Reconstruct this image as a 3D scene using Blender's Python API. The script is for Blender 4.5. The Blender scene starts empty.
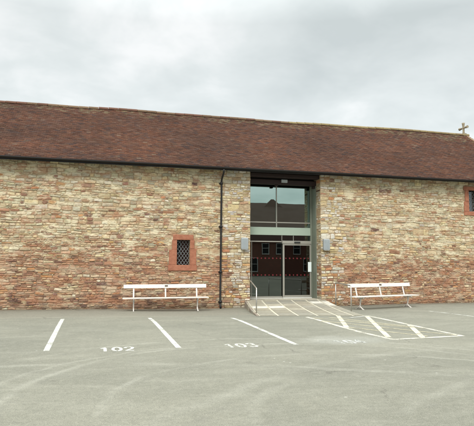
import bpy, math, random
from mathutils import Vector, noise
R = random.Random(7)
C = bpy.context.scene.collection
sc = bpy.context.scene
PI = math.pi

def sm(a, b, x):
    t = min(1.0, max(0.0, (x - a) / (b - a)))
    return t * t * (3 - 2 * t)
def nz(x, y, z=0.0):
    return noise.noise(Vector((x, y, z)))          # about -1..1
def lerp(a, b, t): return a + (b - a) * t

# ------------------------------------------------------------------ mesh builder
class MB:
    def __init__(s): s.v = []; s.f = []; s.m = []; s.c = []; s.sm = []
    def add(s, vs, fs, mi=0, col=(1, 1, 1), smooth=False):
        o = len(s.v); s.v.extend(vs)
        for f in fs:
            s.f.append(tuple(i + o for i in f)); s.m.append(mi); s.c.append(col); s.sm.append(smooth)
    def box(s, x0, x1, y0, y1, z0, z1, mi=0, col=(1, 1, 1), bev=0.0):
        if bev <= 0:
            vs = [(x, y, z) for x in (x0, x1) for y in (y0, y1) for z in (z0, z1)]
            s.add(vs, [(0, 1, 3, 2), (4, 6, 7, 5), (0, 4, 5, 1), (2, 3, 7, 6), (0, 2, 6, 4), (1, 5, 7, 3)], mi, col)
            return
        # chamfered box: three inset loops
        import bmesh
        bm = bmesh.new(); bmesh.ops.create_cube(bm, size=1)
        for v in bm.verts:
            v.co = Vector((lerp(x0, x1, v.co.x + .5), lerp(y0, y1, v.co.y + .5), lerp(z0, z1, v.co.z + .5)))
        bmesh.ops.bevel(bm, geom=bm.edges[:], offset=bev, segments=2, affect='EDGES', profile=.5)
        bm.verts.index_update()
        s.add([tuple(v.co) for v in bm.verts], [tuple(v.index for v in f.verts) for f in bm.faces], mi, col)
        bm.free()
    def tube(s, pts, r, n=10, mi=0, col=(1, 1, 1), cap=True, flat=None):
        """pts: list of points, r: radius or list of radii; flat: (a,b) scale of the two ring axes"""
        P = [Vector(p) for p in pts]; rr = r if isinstance(r, (list, tuple)) else [r] * len(P)
        vs = []; up = Vector((0, 0, 1)); prev = None
        for i, p in enumerate(P):
            t = ((P[min(i + 1, len(P) - 1)] - p).normalized() + (p - P[max(i - 1, 0)]).normalized()).normalized()
            if prev is None:
                a = t.cross(up)
                if a.length < .1: a = t.cross(Vector((0, 1, 0)))
            else:
                a = prev - t * prev.dot(t)
            a.normalize(); b = t.cross(a); prev = a
            for k in range(n):
                q = 2 * PI * k / n
                fa, fb = flat if flat else (1, 1)
                vs.append(tuple(p + a * math.cos(q) * rr[i] * fa + b * math.sin(q) * rr[i] * fb))
        fs = []
        for i in range(len(P) - 1):
            for k in range(n):
                k2 = (k + 1) % n
                fs.append((i * n + k, i * n + k2, (i + 1) * n + k2, (i + 1) * n + k))
        s.add(vs, fs, mi, col, True)
        if cap:
            o = len(s.v) - len(vs)
            s.f.append(tuple(o + k for k in reversed(range(n)))); s.f.append(tuple(o + (len(P) - 1) * n + k for k in range(n)))
            s.m += [mi, mi]; s.c += [col, col]; s.sm += [False, False]
    def build(s, name, mats, parent=None, loc=None):
        me = bpy.data.meshes.new(name)
        me.from_pydata(s.v, [], s.f)
        for m in (mats if isinstance(mats, (list, tuple)) else [mats]): me.materials.append(m)
        me.polygons.foreach_set('material_index', s.m)
        me.polygons.foreach_set('use_smooth', s.sm)
        if any(c != (1, 1, 1) for c in s.c):
            at = me.color_attributes.new('col', 'FLOAT_COLOR', 'CORNER')
            buf = []
            for p, c in zip(me.polygons, s.c): buf.extend((c[0], c[1], c[2], 1.0) * p.loop_total)
            at.data.foreach_set('color', buf)
        me.update()
        o = bpy.data.objects.new(name, me); C.objects.link(o)
        if parent: o.parent = parent
        return o

def tag(o, label=None, cat=None, group=None, kind=None):
    if label: o['label'] = label
    if cat: o['category'] = cat
    if group: o['group'] = group
    if kind: o['kind'] = kind
    return o
def empty(name, loc=(0, 0, 0), rz=0):
    o = bpy.data.objects.new(name, None); C.objects.link(o); o.location = loc; o.rotation_euler = (0, 0, rz)
    o.empty_display_size = .2
    return o

# ------------------------------------------------------------------ materials
class NT:
    def __init__(s, name):
        s.mat = bpy.data.materials.new(name); s.mat.use_nodes = True
        s.t = s.mat.node_tree; s.t.nodes.clear()
        s.out = s.n('ShaderNodeOutputMaterial')
    def n(s, typ, **kw):
        nd = s.t.nodes.new(typ)
        for k, v in kw.items(): setattr(nd, k, v)
        return nd
    def l(s, a, b): s.t.links.new(a, b)
    def val(s, sock, v):
        if hasattr(v, 'is_linked') or isinstance(v, bpy.types.NodeSocket): s.l(v, sock)
        else: sock.default_value = v
    def coord(s, scale=(1, 1, 1), loc=(0, 0, 0), kind='Object', rot=(0, 0, 0)):
        tc = s.n('ShaderNodeTexCoord'); mp = s.n('ShaderNodeMapping')
        mp.inputs['Scale'].default_value = scale; mp.inputs['Location'].default_value = loc; mp.inputs['Rotation'].default_value = rot
        s.l(tc.outputs[kind], mp.inputs[0]); return mp.outputs[0]
    def noise(s, vec, scale, detail=4, rough=.55, dist=0):
        nd = s.n('ShaderNodeTexNoise'); nd.inputs['Scale'].default_value = scale
        nd.inputs['Detail'].default_value = detail; nd.inputs['Roughness'].default_value = rough; nd.inputs['Distortion'].default_value = dist
        s.l(vec, nd.inputs['Vector']); return nd.outputs['Fac']
    def ramp(s, fac, stops):
        nd = s.n('ShaderNodeValToRGB'); e = nd.color_ramp.elements
        while len(e) < len(stops): e.new(.5)
        for el, (p, c) in zip(e, stops):
            el.position = p; el.color = (*c, 1) if len(c) == 3 else c
        s.l(fac, nd.inputs[0]); return nd.outputs[0]
    def math(s, op, a, b=0.0, c=None, clamp=False):
        nd = s.n('ShaderNodeMath', operation=op, use_clamp=clamp)
        s.val(nd.inputs[0], a); s.val(nd.inputs[1], b)
        if c is not None: s.val(nd.inputs[2], c)
        return nd.outputs[0]
    def mr(s, v, a, b, c=0.0, d=1.0, smooth=True):
        nd = s.n('ShaderNodeMapRange', interpolation_type='SMOOTHSTEP' if smooth else 'LINEAR')
        s.val(nd.inputs[0], v)
        for i, q in zip((1, 2, 3, 4), (a, b, c, d)): nd.inputs[i].default_value = q
        return nd.outputs[0]
    def mix(s, f, a, b, mode='MIX'):
        nd = s.n('ShaderNodeMix', data_type='RGBA', blend_type=mode)
        for sock, v in ((nd.inputs[0], f), (nd.inputs[6], a), (nd.inputs[7], b)):
            if isinstance(v, tuple) and len(v) == 3: v = (*v, 1)
            s.val(sock, v)
        return nd.outputs[2]
    def pbr(s, col, rough=.8, metal=0.0, bump=None, bstr=.3, bdist=.01, spec=.5, extra=None):
        p = s.n('ShaderNodeBsdfPrincipled')
        if isinstance(col, tuple): col = (*col, 1)
        s.val(p.inputs['Base Color'], col); s.val(p.inputs['Roughness'], rough)
        p.inputs['Metallic'].default_value = metal; p.inputs['Specular IOR Level'].default_value = spec
        if bump is not None:
            b = s.n('ShaderNodeBump'); b.inputs['Strength'].default_value = bstr; b.inputs['Distance'].default_value = bdist
            s.l(bump, b.inputs['Height']); s.l(b.outputs[0], p.inputs['Normal'])
        s.l(p.outputs[0], s.out.inputs[0]); return p

def simple(name, col, rough=.5, metal=0.0, var=.15, scale=8, bstr=.1):
    m = NT(name); v = m.coord()
    f = m.noise(v, scale, 5, .6)
    c = m.mix(f, tuple(x * (1 - var) for x in col), tuple(min(1, x * (1 + var)) for x in col))
    m.pbr(c, rough, metal, bump=m.noise(v, scale * 8, 3), bstr=bstr, bdist=.003)
    return m.mat

def weather(m, c, k=1.0):
    sx = m.n('ShaderNodeSeparateXYZ'); m.l(m.coord(), sx.inputs[0])
    hz = m.math('ADD', sx.outputs[2], m.math('MULTIPLY', m.noise(m.coord(), .7, 3), 1.4))
    up = m.mr(hz, 2.0, 3.0)                                   # the upper courses are a paler stone
    qn = m.math('ADD', m.math('MULTIPLY', m.mr(sx.outputs[0], 4.70, 4.85), m.mr(sx.outputs[0], 5.9, 5.84)), m.math('MULTIPLY', m.mr(sx.outputs[0], 8.78, 8.84), m.mr(sx.outputs[0], 10.1, 9.5)))
    kq = m.mr(qn, 0, 1, 1, .35)                               # dressed blocks beside the doorway are less stained
    iron = m.math('MULTIPLY', m.mr(m.noise(m.coord((1, 1, 2.8), (5, 0, 3)), 1.5, 9, .74, .35), .47, .58, 0, .80 * k), m.mr(up, 0, 1, 1, .72))
    iron = m.math('MULTIPLY', iron, kq)
    c = m.mix(iron, c, m.mix(m.noise(m.coord(), 5, 3), (.47, .24, .13), (.33, .16, .10)))
    wash = m.math('MULTIPLY', m.mr(m.noise(m.coord((.8, 1, 2.2), (4, 0, 2)), 1.7, 9, .74), .49, .60, 0, .88 * k), m.mr(up, 0, 1, .45, 1.12))
    wash = m.math('MULTIPLY', wash, kq)
    c = m.mix(wash, c, m.mix(m.noise(m.coord(), 2.2, 4), (.62, .58, .42), (.76, .66, .47)))
    dark = m.mr(m.noise(m.coord((1, 1, 4.5), (1, 0, 8)), 3.6, 8, .78, .2), .56, .63, 0, .78)
    c = m.mix(m.math('MULTIPLY', dark, m.mr(up, 0, 1, 1, .8)), c, (.10, .05, .033))
    # rain-splash dirt and algae along the foot of the wall
    foot = m.mr(m.math('ADD', sx.outputs[2], m.math('MULTIPLY', m.noise(m.coord(), 2.4, 6, .7), .5)), .42, .12, 0, .62)
    c = m.mix(foot, c, (.13, .095, .06))
    return c
def mat_stone():
    m = NT('rubble_stone'); v = m.coord()
    a = m.n('ShaderNodeAttribute', attribute_name='col')
    g = m.noise(m.coord((1, 1, 2.2)), 9, 6, .68, .4)
    fine = m.noise(v, 55, 4, .7)
    k = m.mr(g, .28, .74, .60, 1.32, False)
    k2 = m.mr(fine, .25, .75, .84, 1.15, False)
    c = m.mix(1.0, a.outputs['Color'], m.ramp(m.math('MULTIPLY', m.math('MULTIPLY', k, k2), .5), [(0, (0, 0, 0)), (1, (2, 2, 2))]), 'MULTIPLY')
    # lichen and iron staining inside the stones
    rust = m.mr(m.noise(m.coord((1, 1, 1.8), (3, 0, 1)), 4.2, 5, .7), .56, .72, 0, .5)
    c = m.mix(rust, c, (.36, .17, .085))
    lich = m.mr(m.noise(m.coord((1, 1, 1), (9, 2, 5)), 6, 5, .75), .60, .74, 0, .55)
    c = m.mix(lich, c, (.50, .48, .36))
    c = weather(m, c, .8)
    m.pbr(c, .93, bump=m.math('ADD', g, m.math('MULTIPLY', fine, .5)), bstr=.8, bdist=.02, spec=.25)
    return m.mat
def mat_mortar():
    m = NT('lime_mortar'); v = m.coord()
    sx = m.n('ShaderNodeSeparateXYZ'); m.l(m.coord(), sx.inputs[0])
    z = m.math('ADD', sx.outputs[2], m.math('MULTIPLY', m.noise(v, .8, 3), 1.6))
    low = m.mr(z, 3.2, 2.0)
    c = m.mix(low, (.47, .38, .24), (.34, .24, .155))
    f = m.noise(v, 14, 6, .7)
    c = m.mix(m.mr(f, .35, .75, 0, .65, False), c, (.16, .10, .065))
    gap_shade = m.mr(m.noise(m.coord((1, 1, 2.5), (2, 0, 7)), 3.3, 6, .75), .50, .60, 0, .85)  # shadowed gaps between stones, painted into the mortar colour
    c = m.mix(m.math('MULTIPLY', gap_shade, m.mr(low, 0, 1, .45, 1)), c, (.085, .05, .035))
    c = weather(m, c, 1.0)
    m.pbr(c, .97, bump=m.noise(v, 40, 5, .7), bstr=.7, bdist=.02, spec=.2)
    return m.mat
def mat_tile(name='clay_tile'):
    m = NT(name); v = m.coord()
    a = m.n('ShaderNodeAttribute', attribute_name='col')
    g = m.noise(v, 22, 5, .7)
    c = m.mix(1.0, a.outputs['Color'], m.ramp(g, [(.25, (.65, .65, .65)), (.75, (1.3, 1.3, 1.3))]), 'MULTIPLY')
    big = m.mr(m.noise(m.coord((.5, 1, 1)), .9, 5, .65), .42, .68, 0, .5)
    c = m.mix(big, c, (.060, .030, .020))
    lich = m.mr(m.noise(v, 5, 6, .8), .60, .74, 0, .35)
    c = m.mix(lich, c, (.16, .12, .075))
    m.pbr(c, .9, bump=g, bstr=.4, bdist=.01, spec=.3)
    return m.mat
def mat_asphalt():
    m = NT('weathered_asphalt'); v = m.coord()
    sx = m.n('ShaderNodeSeparateXYZ'); m.l(v, sx.inputs[0]); X, Y = sx.outputs[0], sx.outputs[1]
    big = m.noise(v, .23, 5, .6, .6)
    streak = m.noise(m.coord((.5, 1.1, 1), rot=(0, 0, .12)), 1.6, 9, .72, .5)
    mid = m.noise(v, 2.6, 5, .65)
    c = m.mix(m.mr(big, .33, .68, 0, 1, False), (.140, .141, .113), (.208, .204, .162))
    c = m.mix(m.mr(streak, .46, .68, 0, .42, False), c, (.29, .285, .235))
    c = m.mix(m.mr(mid, .5, .74, 0, .4, False), c, (.145, .145, .12))
    # tyre-polished arcs left by turning cars
    for (cx, cy, r, w, amt, ph) in ((2.95, -14.0, 4.1, .12, .30, 0), (3.4, -14.6, 3.4, .10, .30, 3), (2.6, -14.5, 5.4, .12, .28, 5), (3.1, -14.4, 4.75, .07, .28, 7),
                                  (-2.5, -25, 13.9, .16, .30, 9), (7.5, -19.5, 8.3, .22, .2, 11), (8.2, -19.9, 6.9, .14, .2, 15), (3.9, -15.1, 2.2, .12, .18, 17)):
        dx = m.math('SUBTRACT', X, cx); dy = m.math('SUBTRACT', Y, cy)
        d = m.math('SQRT', m.math('ADD', m.math('MULTIPLY', dx, dx), m.math('MULTIPLY', dy, dy)))
        d = m.math('ADD', d, m.math('MULTIPLY', m.noise(m.coord((1, 1, 1), (ph, 0, 0)), .5, 3), .6))
        e = m.math('ABSOLUTE', m.math('SUBTRACT', d, r + .3))
        band = m.mr(e, w, 0, 0, amt)
        band = m.math('MULTIPLY', band, m.mr(m.noise(m.coord((1, 1, 1), (ph, 4, 0)), .7, 5, .6), .36, .62, 0, 1))
        c = m.mix(band, c, (.40, .395, .34))
        # darker rubber edge beside it
        e2 = m.math('ABSOLUTE', m.math('SUBTRACT', d, r + .3 - w * 1.35))
        c = m.mix(m.math('MULTIPLY', m.mr(e2, w * .5, 0, 0, .30), m.mr(mid, .35, .6)), c, (.16, .158, .135))
    # laid strip of different tarmac next to the wall
    jy = m.math('ADD', Y, m.math('MULTIPLY', m.noise(v, 1.4, 4), .22))
    strip = m.math('MULTIPLY', m.mr(jy, -3.05, -2.98), m.mr(X, 5.2, 4.9))
    c = m.mix(m.math('MULTIPLY', strip, .55), c, (.215, .20, .16))
    seam = m.math('MULTIPLY', m.mr(m.math('ABSOLUTE', m.math('ADD', jy, 3.02)), .05, .0, 0, .6), m.mr(X, 5.2, 4.9))
    c = m.mix(seam, c, (.42, .40, .33))
    # grit and damp gathered at the foot of the wall
    grit = m.mr(m.math('ADD', Y, m.math('MULTIPLY', m.noise(v, 2.2, 5, .7), .9)), -.55, .35, 0, .75)
    c = m.mix(grit, c, (.14, .12, .085))
    # scrubbed-out pale patch by the third bay number
    px = m.math('DIVIDE', m.math('SUBTRACT', X, 5.15), 1.15); py = m.math('DIVIDE', m.math('ADD', Y, 9.7), .75)
    rr = m.math('ADD', m.math('ADD', m.math('MULTIPLY', px, px), m.math('MULTIPLY', py, py)), m.math('MULTIPLY', m.noise(v, 1.8, 5), 1.4))
    c = m.mix(m.mr(rr, 1.9, .6, 0, .30), c, (.42, .43, .40))
    # dark repair line between bays
    t = m.math('ADD', m.math('MULTIPLY', X, 1.0), m.math('MULTIPLY', Y, .22))
    ln = m.mr(m.math('ABSOLUTE', m.math('SUBTRACT', m.math('ADD', t, m.math('MULTIPLY', m.noise(v, 2, 3), .12)), .63)), .045, .01, 0, .6)
    ln = m.math('MULTIPLY', ln, m.math('MULTIPLY', m.mr(Y, -9.8, -9.4), m.mr(Y, -4.2, -4.6)))
    c = m.mix(ln, c, (.15, .145, .12))
    oil = m.mr(m.noise(m.coord((1, 1, 1), (7, 3, 0)), 1.3, 4, .6), .66, .74, 0, .5)
    c = m.mix(oil, c, (.075, .072, .06))
    vc = m.n('ShaderNodeTexVoronoi', feature='DISTANCE_TO_EDGE'); vc.inputs['Scale'].default_value = .22
    wv = m.n('ShaderNodeVectorMath', operation='ADD'); nn = m.n('ShaderNodeTexNoise'); nn.inputs['Scale'].default_value = 1.6; nn.inputs['Detail'].default_value = 6
    m.l(v, nn.inputs['Vector']); m.l(v, wv.inputs[0]); m.l(nn.outputs['Color'], wv.inputs[1]); m.l(wv.outputs[0], vc.inputs['Vector'])
    crack = m.math('MULTIPLY', m.mr(vc.outputs['Distance'], .006, .001, 0, .6), m.mr(m.noise(m.coord((1, 1, 1), (2, 9, 0)), .5, 3), .5, .62))
    c = m.mix(crack, c, (.07, .065, .055))
    # aggregate
    sp = m.noise(v, 95, 3, .75); sp2 = m.noise(v, 34, 4, .7)
    m9 = m.noise(v, 11, 6, .75)
    c = m.mix(m.mr(m9, .50, .70, 0, .4, False), c, (.30, .29, .24)); c = m.mix(m.mr(m9, .48, .32, 0, .4, False), c, (.11, .11, .09))
    c = m.mix(m.mr(sp, .53, .66, 0, .6, False), c, (.42, .40, .33))
    c = m.mix(m.mr(sp, .46, .34, 0, .6, False), c, (.07, .07, .06))
    c = m.mix(m.mr(sp2, .48, .66, 0, .45, False), c, (.10, .10, .085))
    # pale chips and chewing gum
    vo = m.n('ShaderNodeTexVoronoi'); vo.inputs['Scale'].default_value = 1.7; vo.inputs['Randomness'].default_value = 1.0; m.l(v, vo.inputs['Vector'])
    c = m.mix(m.mr(vo.outputs['Distance'], .045, .02, 0, .45), c, (.55, .55, .50))
    b = m.math('ADD', sp, m.math('MULTIPLY', sp2, .6))
    m.pbr(c, .94, bump=b, bstr=.55, bdist=.008, spec=.25)
    return m.mat
def mat_paint(name, col, wear=.5):
    m = NT(name); v = m.coord()
    n1 = m.noise(v, 26, 6, .8); n2 = m.noise(v, 2.2, 4, .6)
    f = m.math('ADD', m.math('MULTIPLY', n1, .65), m.math('MULTIPLY', n2, .35))
    c = m.mix(m.mr(n2, .35, .65), tuple(x * .86 for x in col), col)
    p = m.pbr(c, .8, bump=n1, bstr=.2, bdist=.003, spec=.3)
    tr = m.n('ShaderNodeBsdfTransparent'); mx = m.n('ShaderNodeMixShader')
    a = m.mr(f, wear - .06, wear + .05, 0, 1)
    m.l(a, mx.inputs[0]); m.l(tr.outputs[0], mx.inputs[1]); m.l(p.outputs[0], mx.inputs[2]); m.l(mx.outputs[0], m.out.inputs[0])
    return m.mat
def mat_glass(name, refl, tint, gtint):
    m = NT(name)
    g = m.n('ShaderNodeBsdfGlossy'); g.inputs['Roughness'].default_value = .004; g.inputs['Color'].default_value = (*gtint, 1)
    b = m.n('ShaderNodeBump'); b.inputs['Strength'].default_value = .035; b.inputs['Distance'].default_value = .02
    m.l(m.noise(m.coord((1, 1, .6)), .9, 2), b.inputs['Height']); m.l(b.outputs[0], g.inputs['Normal'])
    t = m.n('ShaderNodeBsdfTransparent'); t.inputs['Color'].default_value = (*tint, 1)
    fr = m.n('ShaderNodeFresnel'); fr.inputs['IOR'].default_value = 1.5
    k = m.math('ADD', m.math('MULTIPLY', fr.outputs[0], .8), refl, clamp=True)
    mx = m.n('ShaderNodeMixShader'); m.l(k, mx.inputs[0]); m.l(t.outputs[0], mx.inputs[1]); m.l(g.outputs[0], mx.inputs[2])
    m.l(mx.outputs[0], m.out.inputs[0]); return m.mat
def mat_slab():
    m = NT('paving_slab'); v = m.coord()
    a = m.n('ShaderNodeAttribute', attribute_name='col')
    g = m.noise(v, 7, 6, .7); f = m.noise(v, 70, 3, .7)
    c = m.mix(1.0, a.outputs['Color'], m.ramp(g, [(.25, (.72, .72, .72)), (.75, (1.2, 1.2, 1.2))]), 'MULTIPLY')
    c = m.mix(m.mr(f, .5, .75, 0, .3, False), c, (.2, .18, .15))
    m.pbr(c, .9, bump=f, bstr=.3, bdist=.004, spec=.3); return m.mat
def mat_attr_brick():
    m = NT('red_brick')
    br = m.n('ShaderNodeTexBrick'); br.inputs['Scale'].default_value = 1
    br.inputs['Brick Width'].default_value = .23; br.inputs['Row Height'].default_value = .075; br.inputs['Mortar Size'].default_value = .008
    br.inputs['Color1'].default_value = (.24, .075, .05, 1); br.inputs['Color2'].default_value = (.16, .055, .04, 1); br.inputs['Mortar'].default_value = (.2, .16, .12, 1)
    m.l(m.coord(rot=(PI / 2, 0, 0)), br.inputs['Vector'])
    c = m.mix(m.mr(m.noise(m.coord(), .8, 5), .35, .7, 0, .5), br.outputs[0], (.17, .07, .05))
    m.pbr(c, .9); return m.mat
def mat_gloss():
    m = NT('white_gloss_paint'); v = m.coord()
    c = m.mix(m.noise(v, 3, 5, .6), (.58, .545, .50), (.72, .68, .635))
    chip = m.mr(m.noise(v, 38, 5, .75), .66, .70, 0, .8)
    c = m.mix(chip, c, (.20, .12, .08))
    grime = m.mr(m.noise(m.coord((1, 4, 4)), 6, 5, .7), .52, .72, 0, .4)
    c = m.mix(grime, c, (.36, .33, .27))
    m.pbr(c, .42, bump=m.noise(v, 60, 3), bstr=.12, bdist=.002); return m.mat
def mat_sandstone():
    m = NT('red_sandstone'); v = m.coord()
    g = m.noise(m.coord((1, 1, 1.5)), 6, 6, .7); f = m.noise(v, 45, 4, .7)
    c = m.ramp(g, [(.25, (.22, .085, .05)), (.5, (.34, .14, .085)), (.75, (.43, .20, .12))])
    c = m.mix(m.mr(f, .55, .75, 0, .5, False), c, (.18, .08, .05))
    m.pbr(c, .93, bump=m.math('ADD', g, f), bstr=.4, bdist=.01, spec=.25); return m.mat

M = dict(stone=mat_stone(), mortar=mat_mortar(), tile=mat_tile(), asphalt=mat_asphalt(), slab=mat_slab(), brick=mat_attr_brick(), sand=mat_sandstone(),
    paint=mat_paint('white_road_paint', (.54, .54, .49), .445), worn=mat_paint('worn_road_paint', (.52, .52, .47), .485), ghost=mat_paint('faded_road_paint', (.56, .57, .54), .490),
    edge=mat_paint('cream_edge_paint', (.54, .52, .44), .455),
    yellow=mat_paint('yellowed_road_paint', (.46, .42, .29), .47), cream=mat_paint('cream_road_paint', (.54, .51, .40), .45),
    black=simple('black_iron_paint', (.006, .005, .005), .6, var=.4), timber=simple('dark_oak', (.018, .007, .006), .7, var=.5, scale=5, bstr=.5),
    bench=mat_gloss(), steel=simple('brushed_steel', (.45, .44, .41), .38, .8, var=.1),
    alu=simple('anodised_frame', (.34, .33, .29), .4, .35, var=.08), darkalu=simple('dark_frame', (.03, .032, .03), .4, .2),
    spandrel=simple('pale_green_panel', (.33, .41, .34), .35, var=.04), lining=simple('grey_green_lining', (.17, .19, .15), .5, var=.12),
    sill=simple('threshold_metal', (.62, .63, .60), .45, .1, var=.08), lamp=simple('galvanised_casing', (.37, .40, .41), .5, .25, var=.08),
    lampf=simple('grey_front_cover', (.31, .345, .36), .45, .25, var=.15),
    lens=simple('frosted_lens', (.6, .64, .66), .3), inner=simple('darkened_plaster', (.06, .05, .045), .9), ifloor=simple('interior_floor', (.10, .09, .08), .5),  # inner plaster coloured dark to hold the dimness of the room
    lead=simple('lead_came', (.26, .28, .29), .55, .2, var=.1), wglass=mat_glass('window_glass', .10, (.25, .27, .27), (.8, .9, .95)),
    glass=mat_glass('solar_glass', .42, (.35, .42, .38), (.66, .86, .80)), dglass=mat_glass('door_glass', .10, (.30, .34, .32), (.85, .95, .92)),
    sglass=mat_glass('sliding_glass', .05, (.22, .24, .23), (.85, .92, .9)),
    red=simple('red_film', (.13, .007, .012), .5, var=.1), white=simple('white_plastic', (.72, .80, .80), .4, var=.03), wframe=simple('white_window_paint', (.55, .55, .53), .5),
    cross=simple('weathered_stone', (.27, .23, .16), .95, var=.4, scale=7, bstr=.8), plaque=simple('bronze_plaque', (.10, .08, .06), .4, .5),
    joint=simple('pale_joint', (.46, .43, .34), .9, var=.2, scale=12), ctrim=simple('concrete_edge', (.40, .37, .30), .95, var=.2, scale=6))
brown = mat_tile('brown_tile')  # dark reddish tiles for the roof of the brick building

# ------------------------------------------------------------------ ground
def gz(x, y):
    a = -.05 - .07 * math.exp(-((x - 3.5) / 3.) ** 2) - .04 * math.exp(-((x - 10) / 2) ** 2)
    return a * sm(-6, -1.5, y)
def axis(lo, hi, step, far, grow=1.35):
    a = []; x = lo
    while x < hi + 1e-6: a.append(x); x += step
    s = step; r = a[-1]; 
    while r < far: s *= grow; r += s; a.append(r)
    s = step; l = a[0]
    while l > -far: s *= grow; l -= s; a.insert(0, l)
    return a
xs = axis(-8, 20, .25, 900); ys = axis(-14, 1.5, .25, 900)
g = MB(); nx = len(xs)
vs = [(x, y, gz(x, y) if y < 3 else gz(x, 0)) for y in ys for x in xs]
fs = [(j * nx + i, j * nx + i + 1, (j + 1) * nx + i + 1, (j + 1) * nx + i) for j in range(len(ys) - 1) for i in range(nx - 1)]
g.add(vs, fs, 0, (1, 1, 1), True)
ground = tag(g.build('ground', M['asphalt']), 'pale weathered tarmac of the car park', 'ground', kind='structure')

def ribbon(mb, pts, w, dz=.003, step=.12, taper=True):
    """flat painted stroke that follows the ground; square ends"""
    P = [Vector((p[0], p[1])) for p in pts]; Q = [P[0]]
    for a, b in zip(P, P[1:]):
        n = max(1, int((b - a).length / step))
        for i in range(1, n + 1): Q.append(a.lerp(b, i / n))
    vs = []
    for i, q in enumerate(Q):
        t = (Q[min(i + 1, len(Q) - 1)] - Q[max(i - 1, 0)]).normalized(); nrm = Vector((-t.y, t.x))
        e = 1 + .06 * nz(q.x * 5, q.y * 5, 2)
        for s_ in (-1, 0, 1):
            c = q + nrm * (w / 2 * s_ * e); vs.append((c.x, c.y, gz(c.x, c.y) + dz))
    fs = []
    for i in range(len(Q) - 1):
        for k in (0, 1): fs.append((i * 3 + k, i * 3 + k + 1, i * 3 + 4 + k, i * 3 + 3 + k))
    mb.add(vs, fs)
# bay lines, 2.45 m apart, 6 m long
for i, (xa, ya, xb, yb) in enumerate([(-3.38, -3.8, -3.32, -9.9), (-.92, -3.75, -.85, -9.83), (1.58, -3.81, 1.55, -10.0), (3.98, -4.45, 3.88, -10.15), (11.44, -3.45, 11.2, -9.6), (13.95, -3.4, 13.6, -9.5)]):
    mb = MB(); ribbon(mb, [(xa, ya), (xb, yb)], .105 if i < 4 else .09); o = mb.build('bay_line', M['paint'] if i < 4 else M['worn'], ground)

def digit(ch, x, y, w, h):
    """stroke polylines of a stencilled digit, lower-left corner at x,y"""
    S = {'1': [[(.12, .74), (.55, .98), (.55, 0)]],
         '0': [[(.5 + .5 * math.sin(a) * .9, .5 - .5 * math.cos(a)) for a in [2 * PI * k / 20 for k in range(21)]]],
         '2': [[(.06, .72), (.14, .9), (.35, 1), (.65, 1), (.88, .88), (.92, .7), (.78, .5), (.4, .24), (.05, 0), (.95, 0)]],
         '3': [[(.06, .82), (.25, .98), (.6, 1), (.88, .86), (.84, .62), (.5, .53), (.86, .42), (.94, .2), (.7, .02), (.3, 0), (.05, .16)]],
         '4': [[(.98, .3), (.02, .3), (.68, 1), (.68, 0)]]}[ch]
    return [[(x + u * w, y + v * h) for u, v in st] for st in S]
for txt, x0, yb, mt, lb in (('102', .10, -10.12, 'paint', 'bay number 102 in clear white paint'), ('103', 2.47, -10.2, 'worn', 'bay number 103 in worn white paint'), ('104', 4.80, -10.2, 'ghost', 'bay number 104 scrubbed almost away')):
    mb = MB()
    for k, ch in enumerate(txt):
        for st in digit(ch, x0 + k * .225, yb, .165, .44): ribbon(mb, st, .058, .003, .05)
    tag(mb.build('bay_number', M[mt], ground), lb)
# hatched walkway bay
hb = MB()
ribbon(hb, [(6.24, -4.85), (6.12, -7.3), (6.08, -8.6), (6.18, -9.95)], .125, .003)
ribbon(hb, [(6.2, -9.9), (8.02, -9.72)], .125, .0045)
ribbon(hb, [(8.24, -4.9), (8.10, -7.5), (8.02, -9.75)], .125, .003)
hb.build('walkway_border', M['edge'], ground)
hb = MB()
for a, b in (((7.5, -4.3), (6.15, -7.75)), ((8.18, -4.95), (6.24, -9.6)), ((8.08, -7.5), (6.97, -9.78))): ribbon(hb, [a, b], .13, .0065)
hb.build('walkway_hatching', M['cream'], ground)
hb = MB()
for a, b in (((6.3, -5.2), (7.75, -8.0)), ((6.81, -5.2), (8.03, -8.3)), ((6.2, -7.6), (7.2, -9.6)), ((6.15, -6.1), (7.95, -9.6))): ribbon(hb, [a, b], .085, .005)
hb.build('old_hatching', M['yellow'], ground)
hb = MB(); ribbon(hb, [(7.38, -5.45), (8.2, -5.0)], .10, .008); hb.build('stop_mark', M['paint'], ground)

# ------------------------------------------------------------------ sloping flagged path up to the door
FL = .20
def path_pt(u, v):
    """u across (0 left), v=0 at the wall, 1 at the outer edge"""
    A = Vector((5.70, -.01)).lerp(Vector((8.98, -.01)), u); B = Vector((5.00, -3.95)).lerp(Vector((8.12, -4.95)), u)
    q = A.lerp(B, v); z = lerp(.165, gz(q.x, q.y) + .008, v ** .85)
    return (q.x, q.y, max(z, gz(q.x, q.y) + .008))
pm = MB()
NU, NV = 24, 30
vs = [path_pt(i / NU, j / NV) for j in range(NV + 1) for i in range(NU + 1)]
fs = [(j * (NU + 1) + i, (j + 1) * (NU + 1) + i, (j + 1) * (NU + 1) + i + 1, j * (NU + 1) + i + 1) for j in range(NV) for i in range(NU)]
pm.add(vs, fs, 1)
for u in (0, 1):                                # skirts
    vs = []; 
    for j in range(NV + 1): p = path_pt(u, j / NV); vs += [p, (p[0], p[1], -.3)]
    pm.add(vs, [(2 * j, 2 * j + 1, 2 * j + 3, 2 * j + 2) for j in range(NV)], 1)
pm.box(5.83, 8.83, -.01, 1.05, -.2, FL - .03, 1)
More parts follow.
